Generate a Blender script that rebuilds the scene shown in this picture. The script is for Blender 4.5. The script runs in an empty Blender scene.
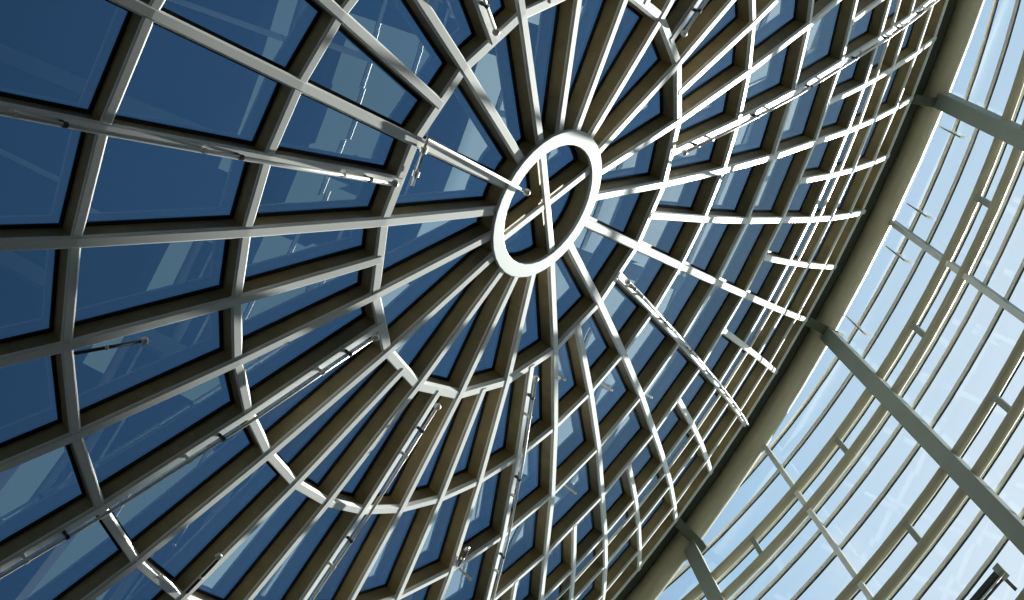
import bpy, bmesh, math
from mathutils import Vector, Matrix

scene = bpy.context.scene
COL = scene.collection
V = Vector

# ------------------------------------------------------------------ geometry of the place
# "roof frame": z is the axis of the round dished roof, which is the slanted top of a glass tower.
PH = 1.26055062
RK = [0.634, 1.806, 3.000, 4.212, 5.504, 6.657, 7.771, 8.956, 10.0]       # ring radii
ZK = [-1.472, -1.412, -1.307, -1.162, -0.949, -0.759, -0.539, -0.267, 0.0]  # and heights
CAM = V((-0.7511, 9.8587, -7.7652))
WROT = V((-0.4929, -1.0779, 1.7711))
FOC = 1436.5
DOWN = V((0.1403, 0.9273, -1.0)).normalized()      # true gravity in the roof frame
UP = -DOWN
YW = (V((0, -1, 0)) - UP * (V((0, -1, 0)) @ UP)).normalized()
XW = YW.cross(UP)
RW = Matrix((XW, YW, UP))                          # roof frame -> world rotation
TW = V((0, 0, 1.6)) - RW @ CAM


def W(p):
    return RW @ V(p) + TW


def rodr(w):
    t = w.length
    k = w / t
    K = Matrix(((0, -k.z, k.y), (k.z, 0, -k.x), (-k.y, k.x, 0)))
    return Matrix.Identity(3) + math.sin(t) * K + (1 - math.cos(t)) * (K @ K)


RC = rodr(WROT)      # rows: image right, image down, forward


def pix(p):
    q = RC @ (V(p) - CAM)
    if q.z < .1:
        return None
    return (512 + FOC * q.x / q.z, 300 + FOC * q.y / q.z)


def inframe(pts, m=60):
    xs = [pix(p) for p in pts]
    xs = [x for x in xs if x]
    if not xs:
        return False
    return max(x[0] for x in xs) > -m and min(x[0] for x in xs) < 1024 + m and \
        max(x[1] for x in xs) > -m and min(x[1] for x in xs) < 600 + m


def ang(s):
    return PH - math.radians(s * 10)


def erad(s):
    a = ang(s)
    return V((math.cos(a), math.sin(a), 0))


HUB = pix((0, 0, -1.47))


def clock(p):
    x, y = pix(p)
    a = math.degrees(math.atan2(x - HUB[0], HUB[1] - y)) % 360
    m = int(round(a * 2)) % 720
    h = m // 60
    return '%d:%02d' % (12 if h == 0 else h, m % 60)


# ------------------------------------------------------------------ materials
def mat(name, col, rough=.5, metal=0., spec=.5, var=.06, scale=3.0, bump=0.0):
    m = bpy.data.materials.new(name)
    m.use_nodes = True
    nt = m.node_tree
    b = nt.nodes['Principled BSDF']
    tc = nt.nodes.new('ShaderNodeTexCoord')
    n = nt.nodes.new('ShaderNodeTexNoise')
    n.inputs['Scale'].default_value = scale
    n.inputs['Detail'].default_value = 5
    nt.links.new(tc.outputs['Object'], n.inputs['Vector'])
    r = nt.nodes.new('ShaderNodeValToRGB')
    r.color_ramp.elements[0].position = .3
    r.color_ramp.elements[1].position = .7
    r.color_ramp.elements[0].color = [c * (1 - var) for c in col] + [1]
    r.color_ramp.elements[1].color = [min(1, c * (1 + var)) for c in col] + [1]
    nt.links.new(n.outputs['Fac'], r.inputs['Fac'])
    nt.links.new(r.outputs['Color'], b.inputs['Base Color'])
    b.inputs['Roughness'].default_value = rough
    b.inputs['Metallic'].default_value = metal
    b.inputs['Specular IOR Level'].default_value = spec
    if bump:
        bp = nt.nodes.new('ShaderNodeBump')
        bp.inputs['Strength'].default_value = bump
        bp.inputs['Distance'].default_value = .01
        nt.links.new(n.outputs['Fac'], bp.inputs['Height'])
        nt.links.new(bp.outputs['Normal'], b.inputs['Normal'])
    return m


def glass(name, tint, base, gloss, rough=0.0, vary=.0):
    """thin sheet: tinted see-through mixed with a mirror coat"""
    m = bpy.data.materials.new(name)
    m.use_nodes = True
    nt = m.node_tree
    nt.nodes.clear()
    out = nt.nodes.new('ShaderNodeOutputMaterial')
    tr = nt.nodes.new('ShaderNodeBsdfTransparent')
    tr.inputs['Color'].default_value = (*tint, 1)
    gl = nt.nodes.new('ShaderNodeBsdfGlossy')
    gl.inputs['Color'].default_value = (*gloss, 1)
    gl.inputs['Roughness'].default_value = rough
    mx = nt.nodes.new('ShaderNodeMixShader')
    lw = nt.nodes.new('ShaderNodeLayerWeight')
    lw.inputs['Blend'].default_value = .5
    pw = nt.nodes.new('ShaderNodeMath')
    pw.operation = 'POWER'
    pw.inputs[1].default_value = 5
    nt.links.new(lw.outputs['Facing'], pw.inputs[0])
    mp = nt.nodes.new('ShaderNodeMapRange')
    mp.inputs['To Min'].default_value = base
    mp.inputs['To Max'].default_value = 1
    nt.links.new(pw.outputs['Value'], mp.inputs['Value'])
    # only the outer side of each face mirrors, so a sheet is not reflected twice
    ge = nt.nodes.new('ShaderNodeNewGeometry')
    fb = nt.nodes.new('ShaderNodeMath')
    fb.operation = 'MULTIPLY_ADD'
    fb.inputs[1].default_value = -1
    fb.inputs[2].default_value = 1
    nt.links.new(ge.outputs['Backfacing'], fb.inputs[0])
    ml = nt.nodes.new('ShaderNodeMath')
    ml.operation = 'MULTIPLY'
    nt.links.new(mp.outputs['Result'], ml.inputs[0])
    nt.links.new(fb.outputs['Value'], ml.inputs[1])
    nt.links.new(ml.outputs['Value'], mx.inputs['Fac'])
    nt.links.new(tr.outputs['BSDF'], mx.inputs[1])
    nt.links.new(gl.outputs['BSDF'], mx.inputs[2])
    if vary:
        oi = nt.nodes.new('ShaderNodeObjectInfo')
        hs = nt.nodes.new('ShaderNodeHueSaturation')
        mr = nt.nodes.new('ShaderNodeMapRange')
        mr.inputs['To Min'].default_value = 1 - vary
        mr.inputs['To Max'].default_value = 1 + vary
        nt.links.new(oi.outputs['Random'], mr.inputs['Value'])
        nt.links.new(mr.outputs['Result'], hs.inputs['Value'])
        hs.inputs['Color'].default_value = (*tint, 1)
        nt.links.new(hs.outputs['Color'], tr.inputs['Color'])
    nt.links.new(mx.outputs['Shader'], out.inputs['Surface'])
    return m


M_PLATE = mat('pale_grey_painted_plate', (.60, .66, .67), .4, 0, .4, .04, 2.0)
M_CAP = mat('white_painted_metal', (.80, .82, .80), .32, 0, .6, .04, 2.0)
M_WEB = mat('olive_bronze_metal', (.31, .24, .12), .42, .2, .5, .18, 6.0)
M_GASK = mat('black_rubber', (.008, .009, .011), .6)
M_TUBE = mat('beige_painted_steel', (.44, .41, .29), .36, 0, .5, .05, 2.0)
M_COLUMN = mat('grey_green_painted_steel', (.29, .33, .29), .45, 0, .4, .05, 2.0)
M_TRANS = mat('pale_aluminium', (.95, .91, .85), .4, .0, .5, .05, 3.0)
M_DARK = mat('dark_metal', (.03, .035, .03), .5)
M_BRKT = mat('dark_olive_steel', (.10, .11, .08), .8, 0, .1)
M_STEEL = mat('bright_steel', (.76, .76, .72), .35, .2)
M_BLACK = mat('black_housing', (.006, .006, .012), .4)
M_ROOFGLASS = glass('blue_tinted_glass', (.52, .60, .66), .30, (.85, .98, .97), vary=.05)
M_WALLGLASS = glass('clear_glass', (.96, .98, .98), .04, (.95, .98, 1.0))

# ------------------------------------------------------------------ object helpers


WLOC = {}      # world origins


def link(name, verts, faces, material, parent=None, smooth=False, bevel=0, origin=None):
    """verts in the roof frame; the mesh gets an origin of its own in the world"""
    ws = [W(v) for v in verts]
    o0 = origin if origin is not None else sum(ws, V((0, 0, 0))) / len(ws)
    me = bpy.data.meshes.new(name)
    me.from_pydata([w - o0 for w in ws], [], faces)
    bm = bmesh.new()
    bm.from_mesh(me)
    bmesh.ops.recalc_face_normals(bm, faces=bm.faces)
    bm.to_mesh(me)
    bm.free()
    me.materials.append(material)
    if smooth:
        for p in me.polygons:
            p.use_smooth = True
    o = bpy.data.objects.new(name, me)
    COL.objects.link(o)
    WLOC[o.name] = o0
    if parent is not None:
        o.parent = parent
        o.location = o0 - WLOC.get(parent.name, parent.location)
    else:
        o.location = o0
    if bevel:
        b = o.modifiers.new('bevel', 'BEVEL')
        b.width = bevel
        b.segments = 2
        b.limit_method = 'ANGLE'
        b.angle_limit = math.radians(50)
    return o


def tag(o, label=None, cat=None, group=None, kind=None):
    if kind is None:
        kind = 'thing'
    if label:
        o['label'] = label
    if cat:
        o['category'] = cat
    if group:
        o['group'] = group
    if kind:
        o['kind'] = kind
    return o


def thing(name, p, label, cat, group=None):
    o = bpy.data.objects.new(name, None)
    COL.objects.link(o)
    o.location = W(p)
    o.empty_display_size = .1
    return tag(o, label, cat, group)


class MB:
    def __init__(s):
        s.v = []
        s.f = []

    def sweep(s, pts, sides, norms, prof, closed=False):
        """profile (a, b) points: a along side vector, b along normal vector"""
        n = len(prof)
        b0 = len(s.v)
        for p, a, m in zip(pts, sides, norms):
            for (x, y) in prof:
                s.v.append(p + a * x + m * y)
        k = len(pts)
        for i in range(k if closed else k - 1):
            j = (i + 1) % k
            for q in range(n):
                r = (q + 1) % n
                s.f.append((b0 + i * n + q, b0 + i * n + r, b0 + j * n + r, b0 + j * n + q))
        if not closed:
            s.f.append(tuple(b0 + q for q in range(n)))
            s.f.append(tuple(b0 + (k - 1) * n + n - 1 - q for q in range(n)))
        return s

    def tube(s, pts, r, n=10, closed=False):
        pts = [V(p) for p in pts]
        k = len(pts)
        sides, norms = [], []
        ref = None
        for i in range(k):
            if closed:
                t = pts[(i + 1) % k] - pts[i - 1]
            else:
                t = pts[min(i + 1, k - 1)] - pts[max(i - 1, 0)]
            t.normalize()
            if ref is None:
                ref = t.orthogonal().normalized()
            ref = (ref - t * (ref @ t)).normalized()
            sides.append(ref.copy())
            norms.append(t.cross(ref))
        prof = [(r * math.cos(2 * math.pi * q / n), r * math.sin(2 * math.pi * q / n)) for q in range(n)]
        return s.sweep(pts, sides, norms, prof, closed)

    def box(s, c, a, b, d):
        """centre and three half-extent vectors"""
        i0 = len(s.v)
        for x in (-1, 1):
            for y in (-1, 1):
                for z in (-1, 1):
                    s.v.append(c + a * x + b * y + d * z)
        for f in ((0, 1, 3, 2), (4, 6, 7, 5), (0, 4, 5, 1), (2, 3, 7, 6), (0, 2, 6, 4), (1, 5, 7, 3)):
            s.f.append(tuple(i0 + q for q in f))
        return s

    def ball(s, c, r, n=10, m=7):
        i0 = len(s.v)
        c = V(c)
        s.v.append(c + V((0, 0, r)))
        for i in range(1, m):
            for j in range(n):
                a, b = math.pi * i / m, 2 * math.pi * j / n
                s.v.append(c + V((math.sin(a) * math.cos(b), math.sin(a) * math.sin(b), math.cos(a))) * r)
        s.v.append(c - V((0, 0, r)))
        e = len(s.v) - 1
        for j in range(n):
            s.f.append((i0, i0 + 1 + j, i0 + 1 + (j + 1) % n))
            s.f.append((e, i0 + 1 + (m - 2) * n + (j + 1) % n, i0 + 1 + (m - 2) * n + j))
        for i in range(m - 2):
            for j in range(n):
                q = i0 + 1 + i * n
                s.f.append((q + j, q + n + j, q + n + (j + 1) % n, q + (j + 1) % n))
        return s

    def make(s, name, material, parent=None, **k):
        return link(name, s.v, s.f, material, parent, **k)


# ------------------------------------------------------------------ roof grid
R5B = RK[5] + .40 * (RK[6] - RK[5])
Z5B = ZK[5] + .40 * (ZK[6] - ZK[5])
RR = RK[:6] + [R5B] + RK[6:]
ZZ = ZK[:6] + [Z5B] + ZK[6:]
NR = len(RR)                                   # 10 rings, index 6 is the thin extra one
SLOPE = []
for k in range(NR):
    a, b = max(k - 1, 0), min(k + 1, NR - 1)
    SLOPE.append((ZZ[b] - ZZ[a]) / (RR[b] - RR[a]))


def node(k, s):
    """point of ring k at spoke number s (36 spokes, 10 degrees each)"""
    r = RR[k]
    if k <= 1 and s % 2 == 1:
        r *= math.cos(math.radians(10))
    if k == 4 and s % 1:
        r *= math.cos(math.radians(5))
    return erad(s) * r + V((0, 0, ZZ[k]))


def outn(k, s):
    """unit normal pointing to the glass (outdoors)"""
    e = erad(s)
    return V((-SLOPE[k] * e.x, -SLOPE[k] * e.y, 1)).normalized()


DEPTH = .155
CAPT = .028


def box_profile(w, d0, d1, c=0.0, c2=None):
    h = w / 2
    if c:
        c2 = c if c2 is None else c2
        return [(-h + c, d0), (h - c2, d0), (h, d0 + c2), (h, d1), (-h, d1), (-h, d0 + c)]
    return [(-h, d0), (h, d0), (h, d1), (-h, d1)]


def member(root, pts, sides, norms, w, lift=0.0, closed=False, depth=DEPTH, gask=True, ch=.013, ch2=None, web=True):
    o0 = root.location.copy()
    MB().sweep(pts, sides, norms, box_profile(w, lift, lift + CAPT, ch, ch2), closed).make('cap', M_CAP, root)
    if web:
        MB().sweep(pts, sides, norms, box_profile(w - .016, lift + CAPT, depth), closed).make('web', M_WEB, root)
    if gask:
        MB().sweep(pts, sides, norms, box_profile(w + .034, depth, depth + .016), closed).make('gasket', M_GASK, root)


SW = .080      # spoke width
CWIDE = {1: .092, 2: .082, 3: .080, 4: .080, 5: .08, 6: .05, 7: .08, 8: .08, 9: .08}

vis_nodes = {}


def seg_visible(k0, k1, s0, s1):
    return inframe([node(k0, s0), node(k1, s1)])


# hub ring ----------------------------------------------------------
hub = thing('central_ring', (0, 0, ZZ[0]), 'flat white oval ring at the hub where all roof ribs meet', 'ring beam')
N = 36
HO, HI = .655, .53


def ringmesh(ro, ri, z0, z1, n=36):
    v, f = [], []
    for i in range(n):
        e = erad(i * 36 / n)
        for r, z in ((ro, z0), (ri, z0), (ri, z1), (ro, z1)):
            v.append(e * r + V((0, 0, z)))
    for i in range(n):
        j = (i + 1) % n
        for q in range(4):
            f.append((i * 4 + q, i * 4 + (q + 1) % 4, j * 4 + (q + 1) % 4, j * 4 + q))
    return v, f


zc = ZZ[0]
v, f = ringmesh(HO, HI, zc - .02, zc + .01)
link('ring_plate', v, f, M_PLATE, hub, bevel=.006)
v, f = ringmesh(HO - .03, HI + .02, zc + .01, zc + DEPTH, 36)
link('ring_web', v, f, M_WEB, hub)
v, f = ringmesh(HO, HI - .015, zc + DEPTH, zc + DEPTH + .016, 36)
link('gasket', v, f, M_GASK, hub)
for s in (12, 21):
    e = erad(s)
    t = V((-e.y, e.x, 0))
    z = V((0, 0, 1))
    c = V((0, 0, zc))
    lift = 0 if s == 12 else .004
    cb = MB().box(c + z * (.008 + lift), e * (HI + .01), t * .032, z * .014).make('crossbar', M_CAP, hub, bevel=.005)
    MB().box(c + z * (.022 + DEPTH / 2), e * (HI + .01), t * .025, z * (DEPTH / 2 - .022)).make('crossbar_web', M_WEB, cb)
    cb_ = MB().box(c + z * (DEPTH + .006), e * (HI + .01), t * .055, z * .006).make('crossbar_gasket', M_GASK, cb)

# ribs --------------------------------------------------------------
ORD = ['hub', 'first', 'second', 'third', 'fourth', 'fifth', 'sixth', 'seventh', 'eighth', 'outermost']
sp = []
for i in range(72):
    s = i / 2
    if s % 1:
        k0 = 4
    elif s % 2:
        k0 = 1
    else:
        k0 = 0
    sp.append((s, k0))
rib_count = 0
for s, k0 in sp:
    ks = list(range(k0, NR))
    # longest run of segments in view
    run = [k for k in ks if inframe([node(k, s)], 90)]
    if not run:
        # a rib can cross the frame between two nodes
        continue
    a = max(min(run) - 1, k0)
    b = min(max(run) + 1, NR - 1)
    ks = list(range(a, b + 1))
    pts = [node(k, s) for k in ks]
    if a == 0:
        pts[0] = erad(s) * (HO - .02) + V((0, 0, ZZ[0]))
    if b == NR - 1:
        e = erad(s)
        pts.append(node(NR - 1, s) + (e + V((0, 0, SLOPE[-1]))) * (.24 if s % 1 == 0 else .06))
        ks.append(NR - 1)
    norms = [outn(k, s) for k in ks]
    e = erad(s)
    t = V((-e.y, e.x, 0))
    w = SW if s % 1 == 0 else .076
    if s % 1:
        kind, gp = 'short white roof rib from the fourth ring', 'short outer roof ribs'
    elif s % 2:
        kind, gp = 'white roof rib from the first ring', 'roof ribs from the first ring'
    else:
        kind, gp = 'long white roof rib from the hub', 'long roof ribs from the hub'
    far = [q for q in pts if pix(q) and -20 < pix(q)[0] < 1044 and -20 < pix(q)[1] < 620]
    ref = far[-1] if far else pts[-1]
    o = thing('roof_rib', pts[0], '%s, toward %s on clock dial' % (kind, clock(ref)), 'roof beam', gp)
    member(o, pts, [t] * len(pts), norms, w, 0.0)
    rib_count += 1

# rings -------------------------------------------------------------
for k in range(1, NR):
    step = 2 if k == 1 else (1 if k <= 4 else .5)
    n = int(36 / step)
    vs = [inframe([node(k, i * step)], 110) for i in range(n)]
    if all(vs):
        runs = [(0, n, True)]
    else:
        st = [i for i in range(n) if vs[i] and not vs[i - 1]]
        runs = []
        for a in st:
            b = a
            while vs[(b + 1) % n]:
                b += 1
            runs.append((a - 1, b + 1, False))
    nm = 'thin white ring bar just outside the fifth ring' if k == 6 else \
        'white %s roof ring out from the hub' % (['', 'first', 'second', 'third', 'fourth', 'fifth', '', 'sixth', 'seventh', 'outermost'][k])
    if not runs:
        continue
    o = thing('roof_ring', (0, 0, ZZ[k]), nm + ('' if k == 6 else ', dark olive sides'), 'roof beam', 'concentric roof rings')
    for (a, b, closed) in runs:
        idx = list(range(a, b if closed else b + 1))
        if not closed and all(not vs[i % n] for i in idx):
            continue
        pts, sides, norms = [], [], []
        w = CWIDE[k]
        # half angle mitre
        mit = 1 / math.cos(math.radians(step * 5))
        for i in idx:
            s = (i * step) % 36
            e = erad(s)
            nn = outn(k, s)
            pts.append(node(k, s))
            sides.append((e + V((0, 0, SLOPE[k]))).normalized() * mit)
            norms.append(nn)
        if k == 6:
            member(o, pts, sides, norms, w, .006, closed, gask=False, ch=.004, web=False)
        else:
            member(o, pts, sides, norms, w, .006, closed, ch=.021 if k <= 3 else .006, ch2=.006)

# panes -------------------------------------------------------------
ROWN = ['first', 'second', 'third', 'fourth', 'fifth', 'narrow sixth', 'seventh', 'eighth', 'ninth']
npane = 0
cells = []
for k in range(NR - 1):
    step = 2 if k == 0 else (1 if k < 4 else .5)
    n = int(36 / step)
    for i in range(n):
        cells.append((k, i * step, step))
for k, s, step in cells:
    s1 = (s + step) % 36
    c4 = [node(k, s), node(k, s1), node(k + 1, s1), node(k + 1, s)]
    if k == 0:
        c4[0] = erad(s) * (HO - .05) + V((0, 0, ZZ[0]))
        c4[1] = erad(s1) * (HO - .05) + V((0, 0, ZZ[0]))
    if not inframe(c4, 25):
        continue
    ctr = sum(c4, V((0, 0, 0))) / 4
    nn = outn(k if k else 1, (s + step / 2) % 36)
    g = .004
    q = [p + (ctr - p).normalized() * g + nn * (DEPTH + .018) for p in c4]
    q2 = [p + nn * .012 for p in q]
    cc = clock(ctr)
    lab = '%s blue roof pane, %s row from the hub, %s on clock dial' % (
        ['narrow' if step < 1 else 'dark', 'tapering'][k == 0], ROWN[k], cc)
    o = link('skylight', q + q2, [(0, 1, 2, 3), (7, 6, 5, 4), (0, 4, 5, 1), (1, 5, 6, 2), (2, 6, 7, 3), (3, 7, 4, 0)], M_ROOFGLASS)
    tag(o, lab, 'skylight', 'blue roof panes, %s row' % ROWN[k])
    npane += 1
# the pane inside the hub ring
pts = [erad(i) * (HI + .03) + V((0, 0, ZZ[0] + DEPTH + .018)) for i in range(36)]
vv = pts + [p + V((0, 0, .012)) for p in pts]
o = link('skylight', vv, [tuple(range(36)), tuple(range(71, 35, -1))] + [(i, (i + 1) % 36, 36 + (i + 1) % 36, 36 + i) for i in range(36)], M_ROOFGLASS)
tag(o, 'round blue glass pane inside the white hub ring, behind the crossed bars', 'skylight')

# thin pipes clipped along every fourth rib --------------------------
for s in (3, 7, 11, 15, 19, 23, 27, 31, 35):
    e = erad(s)
    t = V((-e.y, e.x, 0))
    ks = [k for k in range(1, NR) if inframe([node(k, s)], 90)]
    if not ks:
        continue
    a, b = max(min(ks) - 1, 1), min(max(ks) + 1, NR - 1)
    ks = list(range(a, b + 1))
    pts = []
    for k in ks:
        nn = outn(k, s)
        pts.append(node(k, s) - nn * .055)
    if ks[0] == 1:
        pts[0] = pts[0] + (pts[1] - pts[0]).normalized() * .12
    o = thing('clipped_pipe', pts[0], 'thin steel pipe clipped along the rib toward %s on clock dial' % clock(
        [p for p in pts if pix(p) and -20 < pix(p)[0] < 1044 and -20 < pix(p)[1] < 620][-1]
        if [p for p in pts if pix(p) and -20 < pix(p)[0] < 1044 and -20 < pix(p)[1] < 620] else pts[-1]), 'pipe', 'thin pipes along the roof ribs')
    MB().tube(pts, .013, 8).make('pipe', M_STEEL, o, smooth=True)
    if ks[0] == 1:
        MB().ball(pts[0], .03).make('end_ball', M_STEEL, o, smooth=True)
    for i in range(len(pts) - 1):
        for fr in (.22, .45):
            c = pts[i].lerp(pts[i + 1], fr)
            if not inframe([c], 5):
                continue
            dr = (pts[i + 1] - pts[i]).normalized()
            nn = outn(ks[i], s)
            m = MB().tube([c - dr * .014, c + dr * .014], .019, 10)
            m.box(c + nn * .028, t * .010, nn * .028, dr * .012)
            m.make('clip', M_DARK if fr < .3 else M_STEEL, o)

# pipe that steps over to the neighbouring rib and ends inside the hub ring
s = 34
e = erad(s)
t = V((-e.y, e.x, 0))
n0 = outn(1, s)
pA = node(1, 35) - n0 * .035 + erad(35) * -.08
pB = node(1, 34) * 1.0 - n0 * .035 + t * -.0 + t * .06 - e * .04
pC = erad(s) * .42 + V((0, 0, ZZ[0] - .045)) + t * .02
o = thing('clipped_pipe', pA, 'short steel pipe along a hub rib, its ball end poking into the hub ring', 'pipe', 'thin pipes along the roof ribs')
MB().tube([pA, pB, pC], .013, 8).make('pipe', M_STEEL, o, smooth=True)
MB().ball(pC, .03).make('end_ball', M_STEEL, o, smooth=True)
for fr in (.25, .75):
    c = pA.lerp(pB, fr)
    dr = (pB - pA).normalized()
    MB().tube([c - dr * .02, c + dr * .02], .026, 10).make('clip', M_STEEL, o)

# short window stays with a ball or hook -----------------------------


def stay(s, r0, r1, side, drop, lab, hook=False):
    e = erad(s)
    t = V((-e.y, e.x, 0))

    def at(r, off, d):
        k = 0
        while k < NR - 2 and RR[k + 1] < r:
            k += 1
        f = (r - RR[k]) / (RR[k + 1] - RR[k])
        return e * r + V((0, 0, ZZ[k] + (ZZ[k + 1] - ZZ[k]) * f)) + t * off - outn(k, s) * d
    a = at(r0, side * .05, .01)
    b = at(r1, side * (.05 + drop), .05)
    o = thing('window_stay', a, lab, 'window stay', 'window stays under the roof ribs')
    MB().tube([a, b], .012, 8).make('rod', M_DARK, o, smooth=True)
    if hook:
        d = (b - a).normalized()
        q = d.cross(V((0, 0, 1))).normalized()
        MB().tube([b, b + d * .04 + q * .01, b + d * .05 + q * .04, b + d * .02 + q * .06], .013, 8).make('hook', M_STEEL, o, smooth=True)
    else:
        MB().ball(b, .028).make('ball_end', M_STEEL, o, smooth=True)
    MB().ball(a.lerp(b, .45), .018).make('pivot', M_STEEL, o, smooth=True)


stay(1, 4.18, 3.72, -1, .02, 'dark stay rod with white ball end under the left rib beside the third ring')
stay(5, 4.15, 3.80, 1, .07, 'hooked stay rod near the bottom left corner on the third ring', True)
stay(10, 4.15, 3.9, -1, .02, 'hooked stay beside the bottom rib at the third ring', True)


def peg(s_, r, lab):
    k = 0
    while k < NR - 2 and RR[k + 1] < r:
        k += 1
    f = (r - RR[k]) / (RR[k + 1] - RR[k])
    c = erad(s_) * r + V((0, 0, ZZ[k] + (ZZ[k + 1] - ZZ[k]) * f))
    n = outn(k, s_)
    a, b = c + n * .165, c - n * .02
    o = thing('window_peg', a, lab, 'window stay', 'white pegs standing off the roof panes')
    MB().tube([a, b], .013, 8).make('rod', M_CAP, o, smooth=True)
    MB().tube([a, a - n * .02], .03, 12).make('foot', M_STEEL, o)
    MB().ball(b, .016).make('tip', M_CAP, o, smooth=True)


peg(13.45, 3.30, 'white peg on the pane right of the vertical bottom rib, just outside the second ring')
peg(14.12, 4.42, 'white peg lower right of the hub, beside a rib just outside the third ring')
peg(12.25, 2.32, 'small white peg beside the vertical bottom rib, just outside the first ring')
peg(12.45, 4.60, 'white peg low in the photo, right of the vertical bottom rib')
peg(10.45, 4.55, 'white peg near the bottom edge, below the third ring')

# ------------------------------------------------------------------ ring tube and wall of the tower
TR, TZ = 10.60, -.05
tube = [erad(i / 2) * TR + V((0, 0, TZ)) for i in range(20, 49)]
o = MB().tube(tube, .185, 24).make('ring_tube', M_TUBE, smooth=True)
tag(o, 'thick beige round steel ring tube between the blue roof and the pale wall', 'tube')
# added dark strip closing off the sky between last roof ring and tube
vv, ff = [], []
ids = [i / 2 for i in range(20, 49)]
for s in ids:
    e = erad(s)
    for r, z in ((RR[-1] + .045, .06), (TR + .12, .08), (TR + .12, .13), (RR[-1] + .045, .11)):
        vv.append(e * r + V((0, 0, z)))
for i in range(len(ids) - 1):
    for q in range(4):
        ff.append((i * 4 + q, i * 4 + (q + 1) % 4, i * 4 + 4 + (q + 1) % 4, i * 4 + 4 + q))
ff += [(0, 1, 2, 3), tuple(len(vv) - 4 + q for q in (3, 2, 1, 0))]
o = link('sky_block_1', vv, ff, mat('dark_sky_block_paint', (.05, .055, .042), .9, 0, .05))
tag(o, kind='structure')

WR, WZ = 10.859, .0864


def wall(s, h, off=0.0):
    T = erad(s) * WR + V((0, 0, WZ))
    return T + DOWN * (h - T @ DOWN) + erad(s) * off


def htop(s, off=0.0):
    return (erad(s) * (WR + off) + V((0, 0, WZ))) @ DOWN


STOREY = 2.49
PAIRS = []
for j in range(0, 5):
    PAIRS.append((-5.12 + STOREY * j, -4.57 + STOREY * j))
HEND = PAIRS[-1][1] + .3
HFLOOR = CAM @ DOWN + 1.6

# outward horizontal direction on the wall (perpendicular to gravity)


def wout(s):
    e = erad(s)
    return (e - DOWN * (e @ DOWN)).normalized()


def wtan(s):
    a = wall(s + .05, 0) - wall(s - .05, 0)
    return a.normalized()


def srange(h, off, s0, s1, step=.25, pad=.0):
    out = []
    s = s0
    while s <= s1 + 1e-6:
        if htop(s, off) < h - pad:
            out.append(s)
        s += step
    return out


S0, S1 = 11.0, 22.0


def spos(s):
    return {14: 'lowest', 16: 'middle', 18: 'upper right', 12: 'bottom', 20: 'top', 22: 'far top'}.get(s, '')


PN = ['topmost', 'second', 'third', 'fourth', 'fifth']
for j, (ha, hb) in enumerate(PAIRS):
    for h, nm in ((ha, 'upper'), (hb, 'lower')):
        ss = srange(h, 0, S0, S1)
        o = MB().tube([wall(s, h) for s in ss], .066, 14).make('wall_ring_tube', M_TUBE, smooth=True)
        tag(o, 'beige round tube, %s one of the %s pair counted from the ring tube' % (nm, PN[j]), 'tube', 'paired horizontal wall tubes')
    # stubs
    ss = [x / 2 for x in range(int(S0 * 2), int(S1 * 2) + 1)]
    for s in ss:
        if s % 2 == 0:
            continue
        if htop(s) > ha - .1 or (s % 1 == 0 and False):
            continue
        if not inframe([wall(s, ha), wall(s, hb)], 30):
            continue
        if s % 1 == 0:
            continue
        a, b = wall(s, ha), wall(s, hb)
        t, n = wtan(s), wout(s)
        o = MB().box((a + b) / 2, (b - a) / 2, t * .038, n * .045).make('tube_link', M_COLUMN, bevel=.006)
        tag(o, 'short grey-green link between the %s pair of wall tubes, %s' % (
            PN[j], {14.5: 'lowest one', 15.5: 'above the lower thin post', 16.5: 'right of the thick middle column', 17.5: 'above the upper thin post', 18.5: 'past the upper right column', 13.5: 'past the bottom column'}.get(s, 'near %.1f' % s)),
            'link', 'short links between paired wall tubes')

# columns and posts
for s in range(14, 19):
    h0 = htop(s)
    t, n = wtan(s), wout(s)
    top = wall(s, h0 - .12)
    bot = wall(s, HFLOOR - .01)
    if not inframe([top.lerp(bot, f / 40) for f in range(41)], -6):
        continue
    if s % 2 == 0:
        o = thing('wall_column', bot, 'thick grey-green wall column dropping from the ring tube, %s' % {
            14: 'lowest of the three in the photo', 16: 'middle one of the three', 18: 'uppermost of the three'}.get(s, 'number %d' % s), 'column', 'thick wall columns')
        MB().box((top + bot) / 2 - n * .03, (bot - top) / 2, t * .11, n * .13).make('shaft', M_COLUMN, o, bevel=.012)
        e = erad(s)
        tt = V((-e.y, e.x, 0))
        pa = e * (RR[-1] + .03) + V((0, 0, .01))
        pb = e * (TR + .02) + V((0, 0, TZ - .205))
        pc = e * (TR + .30) + V((0, 0, TZ - .20))
        zz = V((0, 0, 1))
        MB().sweep([pa, pb, pc], [tt] * 3, [zz] * 3, [(-.07, -.02), (.07, -.02), (.07, .02), (-.07, .02)]).make('bracket', M_BRKT, o, bevel=.008)
    else:
        o = thing('wall_post', bot, 'thin pale wall post with white outer edge, %s' % {
            15: 'between lowest and middle columns', 17: 'between middle and uppermost columns'}.get(s, 'beyond column %d' % (s - 1)), 'post', 'thin wall posts')
        MB().box((top + bot) / 2 + n * .10, (bot - top) / 2, t * .028, n * .10).make('shaft', M_COLUMN, o, bevel=.006)
        MB().box((top + bot) / 2 - n * .012 + t * .0, (bot - top) / 2, t * .036, n * .012).make('front_flange', M_CAP, o)

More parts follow.
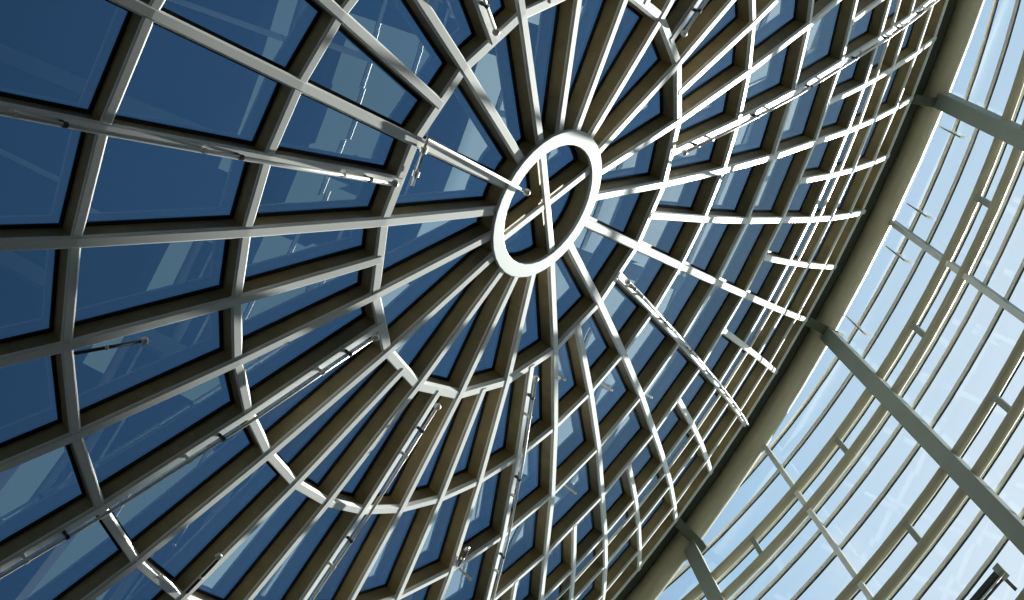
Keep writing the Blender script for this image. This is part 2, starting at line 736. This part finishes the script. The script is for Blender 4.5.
# transoms on the glass plane
GO = .30
levels = [(-6.62, 'T'), (-6.0, 'T')]
for j, (ha, hb) in enumerate(PAIRS):
    levels += [(ha - .02, 'P'), (hb + .02, 'P')]
    if j < len(PAIRS) - 1:
        levels += [(hb + .42, 'T'), (hb + 1.03, 'T')]
LN = ['first', 'second', 'third', 'fourth', 'fifth', 'sixth', 'seventh', 'eighth', 'ninth', 'tenth', 'eleventh', 'twelfth', 'thirteenth',
      'fourteenth', 'fifteenth', 'sixteenth', 'seventeenth', 'eighteenth', 'nineteenth', 'twentieth', 'twenty-first', 'twenty-second']
for q, (h, typ) in enumerate(levels):
    ss = srange(h, GO, S0, S1)
    if len(ss) < 3:
        continue
    pts = [wall(s, h, GO) for s in ss]
    ns = [wout(s) for s in ss]
    up = [UP] * len(ss)
    o = thing('glazing_bar', pts[len(pts) // 2], 'pale horizontal glazing bar, %s line of bars counted from the ring tube' % LN[q], 'glazing bar', 'horizontal glazing bars of the wall')
    hh = .024 if typ == 'T' else .016
    MB().sweep(pts, ns, up, [(-.022, -hh), (.018, -hh), (.018, hh), (-.022, hh)]).make('bar', M_TRANS, o)
    MB().sweep(pts, ns, up, [(.004, -hh - .016), (.022, -hh - .016), (.022, -hh - .001), (.004, -hh - .001)]).make('gasket', M_GASK, o)

# wall panes (one per bay and band)
hs = [-7.2] + [l[0] for l in levels]
BAY = {13: 'below the lowest column', 14: 'above the lowest column', 15: 'below the middle column', 16: 'above the middle column', 17: 'below the upper right column',
       18: 'above the upper right column', 19: 'near the top edge', 20: 'at the top edge', 12: 'near the bottom edge', 11: 'at the bottom edge'}
nwp = 0
for q in range(len(hs) - 1):
    h0, h1 = hs[q], hs[q + 1]
    for b in range(11, 21):
        sub = [b + x / 4 for x in range(5)]
        lo = [(s, max(h0 + .05, htop(s, GO)), h1 - .05) for s in sub]
        lo = [(s, a, c) for s, a, c in lo if c - a > .02]
        if len(lo) < 2:
            continue
        P = [wall(s, a, GO) for s, a, c in lo] + [wall(s, c, GO) for s, a, c in lo]
        if not inframe(P, 10):
            continue
        m = len(lo)
        out = [p + wout(b + .5) * .012 for p in P]
        vv = P + out
        ff = []
        for i in range(m - 1):
            ff.append((i, i + 1, m + i + 1, m + i))
            ff.append((2 * m + i, 3 * m + i, 3 * m + i + 1, 2 * m + i + 1))
            ff.append((i, 2 * m + i, 2 * m + i + 1, i + 1))
            ff.append((m + i, m + i + 1, 3 * m + i + 1, 3 * m + i))
        ff.append((0, m, 3 * m, 2 * m))
        ff.append((m - 1, 3 * m - 1, 4 * m - 1, 2 * m - 1)[::-1])
        o = link('facade_window', vv, ff, M_WALLGLASS)
        tag(o, 'clear wall pane, %s band below the ring tube, %s' % (LN[q], BAY[b]), 'glass pane', 'clear panes of the tower wall')
        nwp += 1

# thin opener rods bridging the first transoms
for s, h0, h1, lab in ((17.18, -6.95, -6.25, 'just above the upper thin post'), (16.82, -6.95, -6.25, 'just below the upper thin post'),
                       (17.80, -6.95, -6.25, 'just below the upper right column'), (16.20, -6.95, -6.25, 'just above the middle column')):
    t, n = wtan(s), wout(s)
    a, b = wall(s, h0, .12), wall(s, h1, .12)
    o = thing('opener_rod', a, 'thin grey window opener rod on the wall, ' + lab, 'window opener', 'window opener rods on the wall')
    MB().tube([a, b], .011, 8).make('rod', M_COLUMN, o, smooth=True)
    for c in (a.lerp(b, .5), b):
        MB().box(c + n * .05, n * .05, t * .015, DOWN * .02).make('bracket', M_TRANS, o)

# black linear floodlight at the lower right corner
s0, s1, h = 15.78, 14.6, -.66
a, b = wall(s0, h, -.05), wall(s1, h, -.05)
o = thing('floodlight', a, 'black linear floodlight with pale end bracket in the lower right corner', 'lamp')
dr = (b - a).normalized()
n = wout(15.3)
MB().box((a + b) / 2, (b - a) / 2, n * .05, UP * .055).make('housing', M_BLACK, o, bevel=.01)
MB().box(a + dr * .03 - n * .01, dr * .045, n * .065, UP * .07).make('end_bracket', M_COLUMN, o, bevel=.006)
MB().tube([a - UP * .075 - n * .03, b - UP * .075 - n * .03], .012, 8).make('tube_rail', M_STEEL, o, smooth=True)
MB().box(a + n * .16 + dr * .05, n * .12, dr * .02, UP * .02).make('arm', M_DARK, o)

# ------------------------------------------------------------------ added opaque bands, walls and floor (unseen, they shape reflections and shade)
HFLOOR = CAM @ DOWN + 1.6


def wallband(name, s0, s1, h0f, h1, off=.36, thick=.2, m=None):
    n = max(2, int((s1 - s0) / .5) + 1)
    ss = [s0 + (s1 - s0) * i / (n - 1) for i in range(n)]
    vv, ff = [], []
    for s in ss:
        h0 = h0f(s) if callable(h0f) else max(h0f, htop(s, off))
        for hh, o in ((h0, off), (h0, off + thick), (h1, off + thick), (h1, off)):
            vv.append(wall(s, hh, o))
    for i in range(n - 1):
        for q in range(4):
            ff.append((i * 4 + q, i * 4 + (q + 1) % 4, i * 4 + 4 + (q + 1) % 4, i * 4 + 4 + q))
    ff += [(0, 1, 2, 3), tuple(len(vv) - 4 + q for q in (3, 2, 1, 0))]
    return tag(link(name, vv, ff, m or M_WALL), kind='structure')


M_WALL = mat('dark_blocker', (.05, .05, .048), .8)
M_FLOOR = mat('dark_stone_floor', (.08, .075, .065), .5)
wallband('shade_wall_back', 22.6, 46.4, lambda s: htop(s, .36), HFLOOR)  # added unseen wall, cuts ambient light on the ribs
wallband('shade_wall_front', 10.4, 22.6, 6.2, HFLOOR)  # added opaque wall, keeps the low reflections dark
for i, (ha, hb) in enumerate(PAIRS[3:]):
    wallband('sky_block_%d' % (i + 2), 10.4, 22.6, ha - .30, hb + .30)  # added dark bands that break up the sky mirrored in the panes
for i, s in enumerate((13.5, 15.5, 17.5, 19.5)):
    wallband('sky_block_%d' % (i + 5), s - .16, s + .16, .5, 6.2, off=.34)  # added uprights that split the mirrored sky into patches
fl = []  # added unseen floor, darkens pane reflections and light from below
for i in range(72):
    fl.append(wall(i / 2, HFLOOR, .6))
link_fl = link('floor', fl + [p + DOWN * .2 for p in fl], [tuple(range(72)), tuple(range(143, 71, -1))] + [(i, (i + 1) % 72, 72 + (i + 1) % 72, 72 + i) for i in range(72)], M_FLOOR)
tag(link_fl, kind='structure')

# ------------------------------------------------------------------ sky, sun, camera
SUNR = V((-.05, -.98, -.182)).normalized()
SUN = RW @ SUNR
world = bpy.data.worlds.new('world')
scene.world = world
world.use_nodes = True
nt = world.node_tree
nt.nodes.clear()
wo = nt.nodes.new('ShaderNodeOutputWorld')
bg = nt.nodes.new('ShaderNodeBackground')
tc = nt.nodes.new('ShaderNodeTexCoord')
dp = nt.nodes.new('ShaderNodeVectorMath')
dp.operation = 'DOT_PRODUCT'
dp.inputs[1].default_value = SUN
nt.links.new(tc.outputs['Generated'], dp.inputs[0])
rmp = nt.nodes.new('ShaderNodeValToRGB')
cr = rmp.color_ramp
stops = [(0.0, (.02, .045, .10)), (.30, (.06, .14, .27)), (.60, (.11, .25, .46)), (.74, (.14, .32, .58)), (.84, (.47, .68, .90)), (.92, (.76, .88, 1.0)), (1.0, (.95, .98, 1.0))]
cr.elements[0].position, cr.elements[0].color = stops[0][0], (*stops[0][1], 1)
cr.elements[1].position, cr.elements[1].color = stops[-1][0], (*stops[-1][1], 1)
for p, c in stops[1:-1]:
    el = cr.elements.new(p)
    el.color = (*c, 1)
nt.links.new(dp.outputs['Value'], rmp.inputs['Fac'])
# clouds, thicker toward the sun
nz = nt.nodes.new('ShaderNodeTexNoise')
nz.inputs['Scale'].default_value = 5.5
nz.inputs['Detail'].default_value = 6
nz.inputs['Roughness'].default_value = .55
nt.links.new(tc.outputs['Generated'], nz.inputs['Vector'])
cl = nt.nodes.new('ShaderNodeMapRange')
cl.inputs['From Min'].default_value = .50
cl.inputs['From Max'].default_value = .66
nt.links.new(nz.outputs['Fac'], cl.inputs['Value'])
ms = nt.nodes.new('ShaderNodeMapRange')
ms.inputs['From Min'].default_value = .78
ms.inputs['From Max'].default_value = .93
nt.links.new(dp.outputs['Value'], ms.inputs['Value'])
mu = nt.nodes.new('ShaderNodeMath')
mu.operation = 'MULTIPLY'
nt.links.new(cl.outputs['Result'], mu.inputs[0])
nt.links.new(ms.outputs['Result'], mu.inputs[1])
mx = nt.nodes.new('ShaderNodeMixRGB')
mx.inputs['Color2'].default_value = (.95, .97, 1.0, 1)
nt.links.new(mu.outputs['Value'], mx.inputs['Fac'])
nt.links.new(rmp.outputs['Color'], mx.inputs['Color1'])
# haze low over the horizon, dull land below it
sx = nt.nodes.new('ShaderNodeSeparateXYZ')
nt.links.new(tc.outputs['Generated'], sx.inputs[0])
hz = nt.nodes.new('ShaderNodeMapRange')
hz.inputs['From Min'].default_value = .0
hz.inputs['From Max'].default_value = .45
hz.inputs['To Min'].default_value = .72
hz.inputs['To Max'].default_value = 0
nt.links.new(sx.outputs['Z'], hz.inputs['Value'])
mh = nt.nodes.new('ShaderNodeMixRGB')
mh.inputs['Color2'].default_value = (.85, 1.0, .96, 1)
nt.links.new(hz.outputs['Result'], mh.inputs['Fac'])
nt.links.new(mx.outputs['Color'], mh.inputs['Color1'])
gr = nt.nodes.new('ShaderNodeMapRange')
gr.inputs['From Min'].default_value = -.01
gr.inputs['From Max'].default_value = .01
nt.links.new(sx.outputs['Z'], gr.inputs['Value'])
mg = nt.nodes.new('ShaderNodeMixRGB')
mg.inputs['Color1'].default_value = (.21, .29, .27, 1)
nt.links.new(gr.outputs['Result'], mg.inputs['Fac'])
nt.links.new(mh.outputs['Color'], mg.inputs['Color2'])
nt.links.new(mg.outputs['Color'], bg.inputs['Color'])
bg.inputs['Strength'].default_value = 1.0
nt.links.new(bg.outputs['Background'], wo.inputs['Surface'])

sd = bpy.data.lights.new('sun', 'SUN')
sd.energy = 13
sd.angle = math.radians(.6)
sd.color = (1.0, .97, .90)
so = bpy.data.objects.new('sun', sd)
COL.objects.link(so)
so.rotation_euler = SUN.to_track_quat('Z', 'Y').to_euler()
so.location = SUN * 60

cd = bpy.data.cameras.new('camera')
co = bpy.data.objects.new('camera', cd)
COL.objects.link(co)
cd.sensor_width = 36
cd.sensor_fit = 'HORIZONTAL'
cd.lens = FOC * 36 / 1024
cd.clip_start = .05
cd.clip_end = 500
right, down, fwd = (RW @ V(RC[i]) for i in range(3))
m = Matrix((right, -down, -fwd)).transposed().to_4x4()
m.translation = W(CAM)
co.matrix_world = m
scene.camera = co

vs = scene.view_settings
vs.view_transform = 'Standard'
vs.look = 'None'
vs.exposure = 0
vs.gamma = 1
vs.use_curve_mapping = False
print('panes', npane, 'wall panes', nwp, 'ribs', rib_count)
